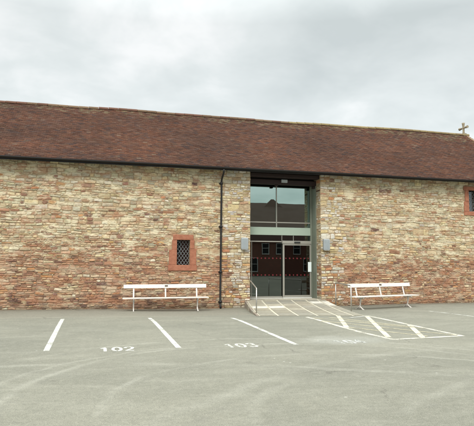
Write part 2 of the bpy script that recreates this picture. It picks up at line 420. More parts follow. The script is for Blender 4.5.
# flags
ucuts = [0, .185, .375, .56, .745, .90, 1.0]
vc = [0, .10, .235, .37, .50, .655, .82, 1.0]
for j in range(len(vc) - 1):
    for i in range(len(ucuts) - 1):
        u0, u1, v0, v1 = ucuts[i] + .012, ucuts[i + 1] - .012, vc[j] + .006, vc[j + 1] - .008
        k = R.uniform(.85, 1.15); base = R.choice([(.30, .275, .215), (.33, .30, .235), (.28, .255, .205), (.31, .275, .205), (.27, .255, .21)])
        col = tuple(b * k for b in base)
        if j >= 4: col = tuple((1.2 - .13 * j) * q + (.13 * j - .2) * a for q, a in zip(col, (.21, .205, .165)))
        if (j == 3 and i in (0, 1)) or (j == 1 and i in (4, 5)) or (j == 2 and i == 5): col = (.56, .54, .48)
        n = 4; vs = []
        for b in range(n + 1):
            for a in range(n + 1):
                p = path_pt(lerp(u0, u1, a / n), lerp(v0, v1, b / n)); vs.append((p[0], p[1], p[2] + .010))
        for a in (0, 1):
            pass
        fs = [(b * (n + 1) + a, (b + 1) * (n + 1) + a, (b + 1) * (n + 1) + a + 1, b * (n + 1) + a + 1) for b in range(n) for a in range(n)]
        ring = [a for a in range(n + 1)] + [(b) * (n + 1) + n for b in range(1, n + 1)] + [n * (n + 1) + a for a in range(n - 1, -1, -1)] + [b * (n + 1) for b in range(n - 1, 0, -1)]
        m0 = len(vs); vs += [(vs[q][0], vs[q][1], vs[q][2] - .012) for q in ring]
        fs += [(ring[q], ring[(q + 1) % len(ring)], m0 + (q + 1) % len(ring), m0 + q) for q in range(len(ring))]
        pm.add(vs, fs, 0, col)
for i in range(5):
    k = R.uniform(.85, 1.1)
    pm.box(5.85 + i * .596, 5.85 + i * .596 + .57, .01, .80, FL - .06, FL - .018, 0, (.38 * k, .35 * k, .28 * k))
path = tag(pm.build('path', [M['slab'], M['joint']]), 'sloping stone-flagged path leading to the glazed doorway', 'path', kind='structure')
# kerb of small stones along the left edge of the path
kb = MB()
for j in range(13):
    v = j / 13; a = Vector(path_pt(0, v)); b = Vector(path_pt(0, v + .07))
    d = (b - a); nrm = Vector((-d.y, d.x, 0)).normalized() * -.09
    h = .008; c = R.choice([(.27, .23, .18), (.31, .28, .22), (.25, .21, .17), (.30, .28, .23)])
    a2, b2 = a + nrm * R.uniform(.8, 1.1), b + nrm * R.uniform(.8, 1.1)
    a, b = a - nrm * .02, b - nrm * .02
    top = [(p.x, p.y, p.z + h) for p in (a, b, b2, a2)]; bot = [(p.x, p.y, -.25) for p in (a, b, b2, a2)]
    kb.add(top + bot, [(0, 1, 2, 3), (0, 4, 5, 1), (1, 5, 6, 2), (2, 6, 7, 3), (3, 7, 4, 0)], 0, c)
kb.build('kerb', M['slab'], path)

# ------------------------------------------------------------------ the barn
barn = tag(empty('stone_barn', (6, 0, 0)), 'long rubble stone barn with clay tiled roof and glazed entrance', 'barn')
barn.location = (0, 0, 0)
BX0, BX1, BD, EZ = -12.0, 19.42, 9.2, 5.27
OP = (5.83, 8.83, -.4, 5.12)                    # doorway opening
W1 = (2.93, 3.43, 1.54, 2.49); W2 = (15.95, 16.45, 3.96, 4.90)

CREAM = [(.56, .455, .28), (.60, .50, .33), (.52, .42, .27), (.57, .475, .33), (.60, .49, .29), (.50, .385, .24), (.54, .42, .27)]
GREEN = [(.49, .45, .31), (.52, .475, .35), (.46, .41, .29)]
RED = [(.40, .22, .135), (.44, .255, .16), (.35, .185, .12), (.46, .29, .19), (.42, .27, .175), (.32, .19, .13), (.47, .33, .22), (.50, .38, .25), (.54, .42, .28), (.26, .145, .10)]
ORANGE = [(.47, .24, .11), (.50, .31, .14), (.44, .21, .11)]
PURP = [(.19, .105, .08), (.23, .13, .10), (.15, .085, .07)]
PALE = [(.60, .55, .43), (.57, .53, .42), (.63, .55, .39)]
def redness(x, z):
    n = nz(x * .55, z * 1.1, 3.3) * .55 + nz(x * 1.7, z * 2.6, 8) * .3
    if x < 5.0:
        r = sm(2.9, 1.5, z) * .85 + .12 + math.exp(-((z - 3.35 - .12 * math.sin(x)) / .22) ** 2) * .42 * sm(5, 3, x) + n * .55
    elif x < 5.83: r = .12 + sm(2.0, .6, z) * .28 + n * .6
    elif x < 9.9: r = .14 + sm(1.9, .9, z) * lerp(.25, .7, sm(8.9, 10, x)) + n * .5
    else: r = .10 + sm(1.92, 1.62, z + .10 * nz(x * .8, 5)) * .85 + n * .45
    return r
def stone_col(x, z):
    r = redness(x, z); q = R.random()
    quoin = (4.75 < x < 5.83) or (8.83 < x < 9.9)
    if q < r:
        p = R.random()
        c = R.choice(PURP) if p < .05 else R.choice(ORANGE) if p < (.36 if quoin else .14) else R.choice(RED)
    else:
        p = R.random()
        if quoin: c = (R.choice([(.60, .57, .50), (.66, .61, .52), (.55, .53, .49)]) if p < .32 else R.choice(PALE)) if p < .6 else R.choice(CREAM) if p < .88 else (.52, .41, .22)
        else: c = R.choice(GREEN) if p < .30 * sm(1.5, 3.5, z) + .12 else R.choice(PALE) if p > .93 else R.choice(CREAM)
    if z < .42 and x < 3.5 and R.random() < .30: c = R.choice(PURP)
    k = R.uniform(.76, 1.2)
    return (c[0] * k, c[1] * k * R.uniform(.97, 1.03), c[2] * k * R.uniform(.93, 1.06))

def stone(mb, xa, xb, za, zb, T, col, warp=True, cham=True):
    """one rubble stone: rounded irregular outline, bulging face. T maps (x, depth, z) to the world"""
    w, h = xb - xa, zb - za
    if w < .035 or h < .022: return
    rc = min(w, h) * R.uniform(.07, .24); pts = []
    j = min(.022, .17 * h); jx = min(.026, .12 * w)
    cx = [xa + R.uniform(0, jx), xb - R.uniform(0, jx)]; 
    za0, za1 = za + R.uniform(0, j), za + R.uniform(0, j); zb0, zb1 = zb - R.uniform(0, j), zb - R.uniform(0, j)
    m = R.uniform(.35, .65)
    pts = [(xa + rc, za0), (lerp(xa, xb, m), za + R.uniform(0, j * .7)), (xb - rc, za1), (xb - R.uniform(0, jx), za1 + rc * .7), (xb - R.uniform(0, jx * .6), lerp(za, zb, R.uniform(.4, .6))), (xb - R.uniform(0, jx), zb1 - rc * .7),
           (xb - rc, zb1), (lerp(xa, xb, R.uniform(.35, .65)), zb - R.uniform(0, j * .7)), (xa + rc, zb0), (xa + R.uniform(0, jx), zb0 - rc * .7), (xa + R.uniform(0, jx * .6), lerp(za, zb, R.uniform(.4, .6))), (xa + R.uniform(0, jx), za0 + rc * .7)]
    n = len(pts); px, pz = sum(p[0] for p in pts) / n, sum(p[1] for p in pts) / n
    e = min(.009, h * .17); pr = R.uniform(.002, .026); tx, tz = R.uniform(-.03, .03), R.uniform(-.09, .09)
    vs = []
    for k, (dep, ins) in enumerate(((-.02, 0), (pr * .55, e * .35), (pr, e * 1.3))):
        for (x, z) in pts:
            L = math.hypot(x - px, z - pz) + 1e-6; s_ = max(.2, 1 - ins / min(L, h * .5 + .01) * .5)
            X, Z = px + (x - px) * (1 - ins * 2 / w), pz + (z - pz) * (1 - ins * 2 / h)
            dd = dep + (0 if k == 0 else (X - px) * tx + (Z - pz) * tz + R.uniform(-.002, .002))
            vs.append((X, dd, Z))
    vs.append((px, pr + R.uniform(0, .006), pz))
    if warp:
        vs = [(x, d, z + .05 * nz(x * .9, z * .6, 1) + .028 * nz(x * 2.6, z * 1.6, 4)) for x, d, z in vs]
    fs = []
    for k in range(2):
        for i in range(n): fs.append((k * n + i, k * n + (i + 1) % n, (k + 1) * n + (i + 1) % n, (k + 1) * n + i))
    for i in range(n): fs.append((2 * n + i, 2 * n + (i + 1) % n, 3 * n))
    mb.add([T(*v) for v in vs], fs, 0, col)

def rubble(mb, x0, x1, z0, z1, T, holes=(), size=None, warp=True, cf=None, xmap=None):
    cf = cf or stone_col
    z = z0
    while z < z1 - .02:
        H = R.uniform(.15, .29)
        if z + H > z1 - .12: H = z1 - z
        x = x0; 
        while x < x1 - .01:
            L = R.uniform(.35, 1.1)
            if x + L > x1 - .25: L = x1 - x
            xm = x + L / 2; big = size if size is not None else sm(1.2, 3.0, z + .5 * nz(xm * .5, z)) 
            quoin = size is None and ((4.75 < xm < 5.83) or (8.83 < xm < 9.8))
            if quoin: big = .8
            rows = 1 if R.random() < .13 * big else (2 if R.random() < .12 + .58 * big else (3 if R.random() < .55 else (4 if H > .2 else 3)))
            cuts = [0] + sorted(R.uniform(.8, 1.2) * k / rows for k in range(1, rows)) + [1]
            for r_ in range(rows):
                za, zb = z + H * cuts[r_], z + H * cuts[r_ + 1]; h = zb - za
                jt = R.uniform(.001, .005)
                xx = x
                while xx < x + L - .01:
                    l = h * R.uniform(1.2, 5.2 if h < .09 else 3.0); l = max(.08, min(l, .5))
                    if xx + l > x + L - .07: l = x + L - xx
                    a, b, c, d = xx + jt, xx + l - jt, za + jt * .8, zb - jt * .8
                    skip = False
                    for (h0, h1, h2, h3) in holes:
                        if a < h1 and b > h0 and c < h3 and d > h2:
                            # trim to the side that keeps more of the stone
                            opt = [(h0 - a, (a, h0 - .008, c, d)), (b - h1, (h1 + .008, b, c, d)), (h2 - c, (a, b, c, h2 - .006)), (d - h3, (a, b, h3 + .006, d))]
                            k, bx = max(opt, key=lambda t: t[0])
                            a, b, c, d = bx
                            if k < .03: skip = True
                    if not skip: stone(mb, a, b, c, d, T, cf((a + b) / 2, (c + d) / 2), warp)
                    xx += l
            x += L
        z += H
front = lambda x, d, z: (x, -d, z)
wm = MB()
rubble(wm, BX0, OP[0], -.32, 5.30, front, holes=[(2.60, 3.70, 1.32, 2.68), (2.72, 3.62, 2.5, 2.7)])
rubble(wm, OP[1], BX1, -.32, 5.30, front, holes=[(15.68, 16.75, 3.78, 5.07)])
# reveals of the doorway
rubble(wm, .0, .42, -.1, 5.1, lambda x, d, z: (OP[1] - d + .012, x, z), size=.7, warp=False, cf=lambda x, z: stone_col(9.3, z))
rubble(wm, .0, .84, -.1, 5.1, lambda x, d, z: (OP[0] + d - .012, x, z), size=.7, warp=False, cf=lambda x, z: stone_col(5.3, z))
# gable end
def gable_top(y): return 5.25 + (4.6 - abs(y - 4.6)) * .74
z = -.3
gm = []
rubble(wm, 0, BD, -.3, 5.25, lambda x, d, z: (BX1 + d, x, z), cf=lambda x, z: stone_col(12, z))
zz = 5.25
while zz < 8.4:
    y0 = (zz + .2 - 5.25) / .74
    if BD - 2 * y0 > .4: rubble(wm, y0, BD - y0, zz, zz + .2, lambda x, d, z: (BX1 + d, x, z), size=.6, warp=False, cf=lambda x, z: stone_col(12, z))
    zz += .2
# backing walls (mortar shows between the stones)
T_ = .88
def wallbox(x0, x1, z0, z1): wm.box(x0, x1, 0, T_, z0, z1, 1)
wallbox(BX0, W1[0], -.5, EZ); wallbox(W1[1], OP[0], -.5, EZ); wallbox(W1[0], W1[1], -.5, W1[2]); wallbox(W1[0], W1[1], W1[3], EZ)
wallbox(OP[1], W2[0], -.5, EZ); wallbox(W2[1], BX1, -.5, EZ); wallbox(W2[0], W2[1], -.5, W2[2]); wallbox(W2[0], W2[1], W2[3], EZ)
wm.box(BX0, BX1, BD - .6, BD, -.5, EZ, 1)
for xa in (BX0, BX1 - .6):
    vs = [(x, y, zq) for x in (xa, xa + .6) for (y, zq) in ((T_, -.5), (BD - .6, -.5), (BD - .6, 5.9), (4.6, gable_top(4.6)), (T_, 5.9))]
    wm.add(vs, [(4, 3, 2, 1, 0), (5, 6, 7, 8, 9)] + [(i, (i + 1) % 5, 5 + (i + 1) % 5, 5 + i) for i in range(5)], 1)
    vs = [(x, y, zq) for x in (xa, xa + .6) for (y, zq) in ((0, EZ), (BD, EZ), (4.6, gable_top(4.6)))]
    wm.add([(v[0] + (.002 if v[0] > xa else -.002), v[1], v[2]) for v in vs], [(2, 1, 0), (3, 4, 5), (0, 1, 4, 3), (1, 2, 5, 4), (2, 0, 3, 5)], 1)
wall = wm.build('wall', [M['stone'], M['mortar']], barn)

# interior
im = MB()
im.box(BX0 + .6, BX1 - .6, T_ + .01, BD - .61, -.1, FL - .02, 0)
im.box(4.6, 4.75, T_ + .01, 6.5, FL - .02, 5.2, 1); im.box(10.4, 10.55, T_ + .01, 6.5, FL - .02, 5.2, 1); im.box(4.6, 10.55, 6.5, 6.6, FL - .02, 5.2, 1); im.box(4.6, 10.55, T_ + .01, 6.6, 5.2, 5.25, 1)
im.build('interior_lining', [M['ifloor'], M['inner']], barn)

# ---- roof
def roofz(x, s):
    k = 1 - s / 5
    rz = 8.66 + (.022 * math.sin(x * .45 + 1) + .008 * math.sin(x * 1.3)) + .0035 * x
    ez = 5.345 - .0015 * x + .006 * math.sin(x * .8)
    return ez + (rz - ez) * k - .03 * math.sin(PI * s / 5) + .02 * nz(x * .5, s * .6) * min(1, k * 3)
def tile_col(x, s):
    n = nz(x * .35, s * .9, 5); q = R.random()
    if q < .12: c = (.072, .037, .029)
    elif q < .16: c = (.145, .075, .048)
    elif q < .166: c = (.18, .12, .08)
    else: c = R.choice([(.130, .047, .023), (.142, .055, .027), (.112, .043, .023), (.132, .059, .031), (.098, .040, .023)])
    if s < .5 + .5 * nz(x * .8, 2) + .35 * sm(12, 18, x) and R.random() < .35: c = (.18, .13, .07)
    k = .60 * R.uniform(.84, 1.17) * (1 + .4 * n)
    return tuple(v * k for v in c)
rm = MB(); TW, GA = .172, .098
for side in (1, -1):
    ns = int(5.0 / (GA * .83)); 
    for r_ in range(ns + 1):
        s1 = 5.02 - r_ * GA * .83; s0 = max(0.02, s1 - GA * .83 * 1.35)
        off = (r_ % 2) * TW / 2
        for c_ in range(int((BX1 + .15 - BX0) / TW) + 1):
            xa = BX0 + c_ * TW - off + R.uniform(-.004, .004); xb = xa + TW - .006
            if xa > BX1 + .1: continue
            ds = R.uniform(-.012, .012); t = .018; lift = R.uniform(.0, .012); tw = R.uniform(-.004, .004)
            Y = lambda s: 4.6 - s * side
            za0, za1 = roofz(xa, s0), roofz(xa, s1); zb0, zb1 = roofz(xb, s0), roofz(xb, s1)
            y0, y1 = Y(s0), Y(s1 + ds)
            vs = [(xa, y0, za0 + .006), (xb, y0, zb0 + .006), (xb, y1, zb1 + t + lift + tw + .006), (xa, y1, za1 + t + lift - tw + .006), (xb, y1, zb1 - .006), (xa, y1, za1 - .006)]
            fs = [(3, 2, 1, 0), (5, 4, 2, 3)] if side == 1 else [(0, 1, 2, 3), (3, 2, 4, 5)]
            fs += [(0, 3, 5), (1, 4, 2)]
            rm.add(vs, fs, 0, tile_col(xa, s0))
# under-boarding with thickness
NX = 60
for side in (1, -1):
    vs = []; fs = []
    for i in range(NX + 1):
        x = lerp(BX0, BX1 + .12, i / NX)
        for s in (0, 1.25, 2.5, 3.75, 4.96): vs.append((x, 4.6 - s * side, roofz(x, s) - .012))
        for s in (4.96, 3.75, 2.5, 1.25, 0): vs.append((x, 4.6 - s * side, roofz(x, s) - .12))
    for i in range(NX):
        for k in range(10): fs.append((i * 10 + k, i * 10 + (k + 1) % 10, (i + 1) * 10 + (k + 1) % 10, (i + 1) * 10 + k))
    fs += [tuple(range(9, -1, -1)), tuple(NX * 10 + k for k in range(10))]
    rm.add(vs, fs, 1)
roof = rm.build('roof', [M['tile'], M['black']], barn)
rg = MB()
x = BX0
while x < BX1:
    L = .44; vs = []; zc = roofz(x + .2, 0) - .05 + R.uniform(-.003, .004)
    c = R.choice([(.20, .155, .075), (.17, .12, .06), (.23, .18, .09)] if x > 9 + 3 * nz(x, 1) else [(.15, .10, .06), (.12, .06, .04), (.13, .085, .05), (.11, .055, .035)])
    for xx in (x, x + L - .012):
        for k in range(9):
            a = PI * (k / 8); vs.append((xx, 4.6 + .15 * math.cos(a), zc + .125 * math.sin(a)))
    fs = [(k, k + 1, 9 + k + 1, 9 + k) for k in range(8)] + [tuple(range(8, -1, -1)), tuple(range(9, 18))]
    rg.add(vs, fs, 0, c); x += L
rg.build('ridge_tiles', M['tile'], roof)
# verge undercloak on the gable
vg = MB()
for side in (1, -1):
    for k in range(40):
        s = k * 5 / 40; s2 = s + 5 / 40
        z0, z1 = roofz(BX1, s), roofz(BX1, s2)
        vs = [(xx, 4.6 - ss * side, zz_ + dz) for xx in (BX1 + .02, BX1 + .17) for (ss, zz_) in ((s, z0), (s2, z1)) for dz in (-.05, .035)]
        vg.add(vs, [(0, 1, 3, 2), (4, 6, 7, 5), (0, 4, 5, 1), (2, 3, 7, 6), (0, 2, 6, 4), (1, 5, 7, 3)], 0, R.choice([(.2, .12, .08), (.25, .18, .11), (.17, .09, .07)]))
vg.build('verge', M['tile'], roof)
# cross finial standing on the gable apex, arms along the gable
cm = MB(); cx, cz = BX1 - .02, 8.66
cm.box(cx - .10, cx + .10, 4.47, 4.73, cz - .04, cz + .15, bev=.02)
cm.tube([(cx, 4.6, cz + .12), (cx, 4.6, cz + .22), (cx, 4.6, cz + .5), (cx, 4.6, cz + .66), (cx, 4.6, cz + .74)], [.085, .055, .052, .07, .085], 8)
cm.tube([(cx, 4.26, cz + .46), (cx, 4.34, cz + .46), (cx, 4.5, cz + .46), (cx, 4.7, cz + .46), (cx, 4.86, cz + .46), (cx, 4.94, cz + .46)], [.080, .066, .05, .05, .066, .080], 8)
cm.build('cross_finial', M['cross'], barn)

# gutter and downpipe
gt = MB(); gy = -.48; rr = .06
for i in range(80):
    xa, xb = lerp(BX0, BX1 + .1, i / 80), lerp(BX0, BX1 + .1, (i + 1) / 80); vs = []
    for xx in (xa, xb):
        zc = roofz(xx, 5.0) - .035
        for k in range(9): a = PI + PI * k / 8; vs.append((xx, gy + rr * math.cos(a), zc + rr * math.sin(a)))
        for k in range(8, -1, -1): a = PI + PI * k / 8; vs.append((xx, gy + (rr - .006) * math.cos(a), zc + (rr - .006) * math.sin(a)))
    gt.add(vs, [(k, (k + 1) % 18, 18 + (k + 1) % 18, 18 + k) for k in range(18)], 0, (1, 1, 1), True)
# fascia board below the tiles
gt.box(BX0, BX1, -.40, -.375, 5.20, 5.27); gt.box(BX0, BX1, -.39, -.03, 5.285, 5.30)
gut = gt.build('gutter', M['black'], barn)
dp = MB(); DX = 4.63
dp.tube([(DX, gy, 5.22), (DX, gy, 5.14), (DX, gy + .05, 5.07), (DX, -.16, 4.90), (DX, -.105, 4.82), (DX, -.10, 4.7), (DX - .01, -.10, 2.0), (DX - .02, -.10, .10), (DX - .02, -.13, .01), (DX - .02, -.2, -.09)], .038, 12)
pipe = dp.build('downpipe', M['black'], barn)
for zc in (4.72, 3.03, 1.28, .14):
    b = MB(); b.tube([(DX - .01, -.10, zc - .045), (DX - .01, -.10, zc + .045)], .052, 12); b.box(DX - .085, DX + .065, -.075, .0, zc - .02, zc + .02); b.build('pipe_bracket', M['black'], pipe)

# lintel beams
for (y0, y1, z0, z1) in ((.40, .66, 4.86, 5.06), (.06, .34, 5.10, 5.25)):
    b = MB(); n = 14; x0, x1 = OP[0] + .01, OP[1] - .005
    for i in range(n):
        pass
    b.box(x0, x1, y0, y1, z0, z1, bev=.02); b.build('lintel_beam', M['timber'], barn)
b = MB(); b.box(OP[0] + .005, OP[1] - .005, .67, .84, 5.03, 5.25); b.box(OP[0] - .02, OP[1] + .02, -.30, .10, 5.255, 5.28); b.build('lintel_soffit', M['black'], barn)
for xb in (OP[0] + .07, OP[1] - .07, 7.1):
    b = MB(); b.box(xb - .06, xb + .06, .46, .62, 4.76 if xb != 7.1 else 4.80, 4.858, bev=.015); b.build('beam_bracket', M['timber'], barn)
b = MB(); b.box(7.26, 7.52, .31, .398, 4.93, 5.06, bev=.015); b.build('entrance_light', M['lamp'], barn)

# glazed screen; glass plane at y = .85
GY = .85
scn = MB()
scn.box(5.83, 8.72, GY + .0, GY + .06, 3.30, 3.345)         # transom
scn.box(7.20, 7.235, GY - .012, GY + .055, 3.346, 5.02)      # mullion
scn.box(7.20, 7.235, GY - .012, GY + .055, 3.116, 3.299)
scn.box(5.83, 7.46, GY - .01, GY + .05, 2.50, 2.545)         # left head rail
scn.box(5.83, 7.46, GY - .01, GY + .05, FL, FL + .07)         # left bottom rail
scn.box(6.13, 6.15, GY + .004, GY + .05, FL + .07, 2.50)
scn.box(5.83, 5.87, GY - .01, GY + .05, 2.545, 5.02)
scr = scn.build('glazed_screen', M['alu'], barn)
p = MB(); p.box(5.83, 8.72, GY - .03, GY + .08, 2.79, 3.115, bev=.006); p.build('spandrel_panel', M['spandrel'], scr)
for (a, b_, c, d_, mt) in ((5.871, 7.199, 3.346, 5.02, 'glass'), (7.236, 8.70, 3.346, 5.02, 'glass'), (5.871, 7.199, 3.117, 3.299, 'glass'), (7.236, 8.70, 3.117, 3.299, 'glass'), (5.871, 7.45, 2.546, 2.789, 'dglass'), (7.47, 8.70, 2.562, 2.789, 'dglass'), (6.151, 7.455, FL + .071, 2.499, 'dglass'), (5.835, 6.129, FL + .071, 2.499, 'dglass')):
    p = MB(); p.box(a, b_, GY + .018, GY + .028, c, d_); p.build('glass_pane', M[mt], scr)
for xb in (7.44, 7.95):
    p = MB(); p.box(xb, xb + .018, GY - .015, GY + .05, 2.563, 2.787); p.build('glazing_bar', M['alu'], scr)
def dots(x0, x1, zc, y, parent, mat=M['red']):
    x = x0; k = 0
    while x < x1:
        r0 = .027 if k % 2 == 0 else .033; mb = MB()
        vs = [(x + r0 * math.cos(2 * PI * q / 12), y, zc + r0 * math.sin(2 * PI * q / 12)) for q in range(12)]
        vs += [(v[0], v[1] + .001, v[2]) for v in vs]
        mb.add(vs, [tuple(range(12)), tuple(range(23, 11, -1))] + [(q, 12 + q, 12 + (q + 1) % 12, (q + 1) % 12) for q in range(12)])
        mb.build('marker_dot', mat, parent); x += .165; k += 1
for zc in (1.83, 1.14): dots(5.9, 7.42, zc, GY + .010, scr)
# right-hand reveal lining and door post
p = MB(); p.box(8.795, 8.829, .42, GY + .06, FL - .02, 5.02); p.box(8.72, 8.794, GY - .03, GY + .08, FL - .02, 5.02, bev=.006); p.build('reveal_lining', M['lining'], scr)
# sliding door
DY = .765
dm = MB()
dm.box(7.46, 7.535, DY, DY + .05, FL + .02, 2.43, bev=.006); dm.box(8.66, 8.715, DY, DY + .05, FL + .02, 2.43, bev=.006)
dm.box(7.536, 8.659, DY, DY + .05, 2.37, 2.43); dm.box(7.536, 8.659, DY, DY + .05, FL + .02, FL + .11)
door = dm.build('sliding_door', M['alu'], barn)
p = MB(); p.box(7.536, 8.659, DY + .02, DY + .03, FL + .111, 2.369); p.build('door_glass', M['sglass'], door)
for zc in (1.83, 1.14): dots(7.60, 8.6, zc, DY + .012, door)
p = MB(); p.box(8.57, 8.72, DY - .022, DY - .002, 1.27, 1.68, bev=.005); p.build('door_notice', M['white'], door)
p = MB(); p.box(7.44, 8.719, DY - .02, GY + .0, 2.435, 2.56, bev=.008); hd = p.build('door_header', M['alu'], barn)
p = MB(); p.box(7.96, 8.22, DY - .06, DY - .021, 2.46, 2.53, bev=.01); p.build('motion_sensor', M['darkalu'], hd)
p = MB(); p.box(7.46, 8.72, DY - .04, GY + .1, FL - .02, FL + .018); p.box(5.835, 7.458, GY - .05, GY + .1, FL - .018, FL - .001); p.build('threshold', M['sill'], barn)

# wall lamps
for (a, b_) in ((5.43, 5.71), (8.90, 9.17)):
    lm = MB(); lm.box(a, b_, -.16, -.03, 2.17, 2.60, bev=.012); lamp = lm.build('wall_lamp', M['lamp'], barn)
    for (c, d_) in ((2.155, 2.169), (2.601, 2.612)):
        p = MB(); p.box(a + .03, b_ - .03, -.15, -.05, c, d_); p.build('lamp_lens', M['lens'], lamp)
    p = MB(); p.box(a + .025, b_ - .025, -.166, -.161, 2.20, 2.57, bev=.002); p.build('front_cover', M['lampf'], lamp)
    p = MB(); p.box(a + .06, b_ - .06, -.03, .0, 2.25, 2.5); p.build('lamp_mount', M['black'], lamp)

# leaded windows with red sandstone surrounds
def window(W, outl):
    x0, x1, z0, z1 = W; fr = -.035
    s_ = MB()
    for (a, b_, c, d_) in outl: s_.box(a, b_, fr + R.uniform(-.006, .006), .30, c, d_, bev=.014)
    w = s_.build('window', M['sand'], barn)
    p = MB(); p.box(x0 + .001, x1 - .001, .20, .206, z0 + .001, z1 - .001); p.build('window_pane', M['wglass'], w)
    l = MB(); pw, ph = .125, .175; t = .006
    y = .188
    def bar(ax, az, bx, bz):
        d = Vector((bx - ax, bz - az)).normalized(); n_ = Vector((-d.y, d.x)) * t
        vs = [(ax + n_.x, y, az + n_.y), (bx + n_.x, y, bz + n_.y), (bx - n_.x, y, bz - n_.y), (ax - n_.x, y, az - n_.y)]
        vs += [(v[0], y + .008, v[2]) for v in vs]
        l.add(vs, [(3, 2, 1, 0), (4, 5, 6, 7), (0, 1, 5, 4), (1, 2, 6, 5), (2, 3, 7, 6), (3, 0, 4, 7)])
    sl = ph / pw
    for sgn in (1, -1):
        k = -14
        while k < 15:
            # z = zc + sgn*sl*(x-x0)
            zc = z0 + k * ph
            pts = []
            xa, xb = x0, x1; za, zb = zc, zc + sgn * sl * (x1 - x0)
            ta, tb = 0.0, 1.0; dz = zb - za
            lo, hi = sorted(((z0 - za) / dz, (z1 - za) / dz)); ta, tb = max(ta, lo), min(tb, hi)
            if tb - ta > .02: bar(lerp(xa, xb, ta), lerp(za, zb, ta), lerp(xa, xb, tb), lerp(za, zb, tb))
            k += 1
    l.build('leading', M['lead'], w)
    return w
tag(window(W1, [(2.77, 3.56, 2.49, 2.69), (2.74, 2.929, 2.12, 2.489), (2.63, 2.929, 1.54, 2.118), (3.431, 3.60, 2.16, 2.489), (3.431, 3.68, 1.54, 2.158), (2.60, 3.70, 1.32, 1.539)]), 'low leaded window in a red sandstone surround')
tag(window(W2, [(15.70, 16.72, 4.90, 5.07), (15.76, 15.949, 4.40, 4.899), (15.70, 15.949, 3.96, 4.398), (16.451, 16.66, 4.45, 4.899), (16.451, 16.72, 3.96, 4.448), (15.69, 16.74, 3.78, 3.959)]), 'high leaded window tucked under the eaves')

# ------------------------------------------------------------------ benches
def leg_side(mb, x):
    """cast-iron standard seen from the end: stem, two splayed feet, raked back arm"""
    fl = (1.3, .62)
    mb.tube([(x, .02, .02), (x, .00, .10), (x, -.03, .2), (x, -.05, .30), (x, -.06, .44)], [.030, .026, .024, .028, .034], 8)
    mb.tube([(x, -.01, .13), (x, -.07, .075), (x, -.15, .035), (x, -.21, .012)], [.024, .024, .022, .026], 8)
    mb.tube([(x, .00, .13), (x, .08, .08), (x, .15, .035), (x, .20, .012)], [.024, .024, .022, .026], 8)
    mb.tube([(x, -.24, .44), (x, -.05, .437), (x, .15, .432)], [.02, .024, .022], 8)
    mb.box(x - .035, x + .035, -.245, -.17, 0, .014); mb.box(x - .035, x + .035, .165, .235, 0, .014)
def arm(mb, x, y0=.14):
    mb.box(x - .03, x + .03, y0 - .03, y0 + .0, .41, .46)
    mb.tube([(x, y0 - .01, .41), (x, y0 + .03, .55), (x, y0 + .075, .70), (x, y0 + .12, .91)], [.026, .024, .024, .024], 8, flat=(1.25, .8))
def make_bench():
    root = empty('bench'); Lh = 1.53
    for x in (-1.14, 1.14):
        m_ = MB(); leg_side(m_, x); m_.build('leg', M['bench'], root)
    for x in (-1.14, 0, 1.14):
        m_ = MB(); arm(m_, x); m_.build('back_support', M['bench'], root)
    s_ = MB()
    for k in range(3):
        y0 = -.26 + k * .135; s_.box(-Lh, Lh, y0, y0 + .118, .462, .495, bev=.006)
    s_.build('seat', M['bench'], root)
    b_ = MB()
    n = 12
    import bmesh
    b_.box(-Lh + .03, Lh - .03, 0, .032, 0, .135, bev=.006)
    # rake the board back
    b_.v = [(x, .205 + y + z * .26 , .815 + z - y * .2) for x, y, z in b_.v]
    for x in (-1.14, 0, 1.14):
        for z in (.035, .10):
            if x == 0: continue
            b_.tube([(x, .205 + z * .26 - .006, .815 + z), (x, .205 + z * .26 + .006, .815 + z)], .009, 8)
    bk = b_.build('backrest', M['bench'], root)
    p = MB(); p.box(-.055, .055, -.006, .003, .05, .105)
    p.v = [(x + .03, .205 + y + z * .26, .815 + z) for x, y, z in p.v]
    p.build('plaque', M['plaque'], bk)
    return root
def copy_tree(o, parent=None):
    c = o.copy(); C.objects.link(c); c.parent = parent
    for ch in [q for q in bpy.data.objects if q.parent == o]: copy_tree(ch, c)
    return c
b1 = make_bench(); b2 = copy_tree(b1)
b1.location = (2.44, -.83, gz(2.44, -.83)); b1.rotation_euler = (0, -.006, -.05)
b2.location = (10.72, -1.62, gz(10.72, -1.62)); b2.rotation_euler = (0, -.006, .17)
tag(b1, 'white bench against the wall under the low leaded window', 'bench', 'white slatted benches along the barn wall')
tag(b2, 'white bench standing askew just right of the path handrail', 'bench', 'white slatted benches along the barn wall')

# ------------------------------------------------------------------ handrails
def handrail(name, pts, posts, label):
    root = empty(name, (*posts[0][:2], posts[0][2]))
    off = Vector(root.location)
    m_ = MB(); m_.tube([Vector(p) - off for p in pts], .021, 12); m_.build('rail', M['steel'], root)
    for (x, y, z, zt) in posts:
        m_ = MB(); m_.tube([Vector((x, y, z)) - off, Vector((x, y, zt)) - off], .021, 12); po = m_.build('post', M['steel'], root)
        f_ = MB(); f_.tube([Vector((x, y, z - .002)) - off, Vector((x, y, z + .012)) - off], .05, 14); f_.build('base_flange', M['steel'], po)
    return tag(root, label, 'handrail', 'steel handrails flanking the sloping path')
handrail('handrail', [(5.835, .30, .975), (5.80, .0, .965), (5.62, -.9, .925), (5.15, -3.1, .80), (5.13, -3.2, .785), (5.125, -3.22, .74)], [(5.125, -3.22, gz(5.12, -3.2), .76)],
         'tubular steel handrail left of the path, running into the doorway jamb')
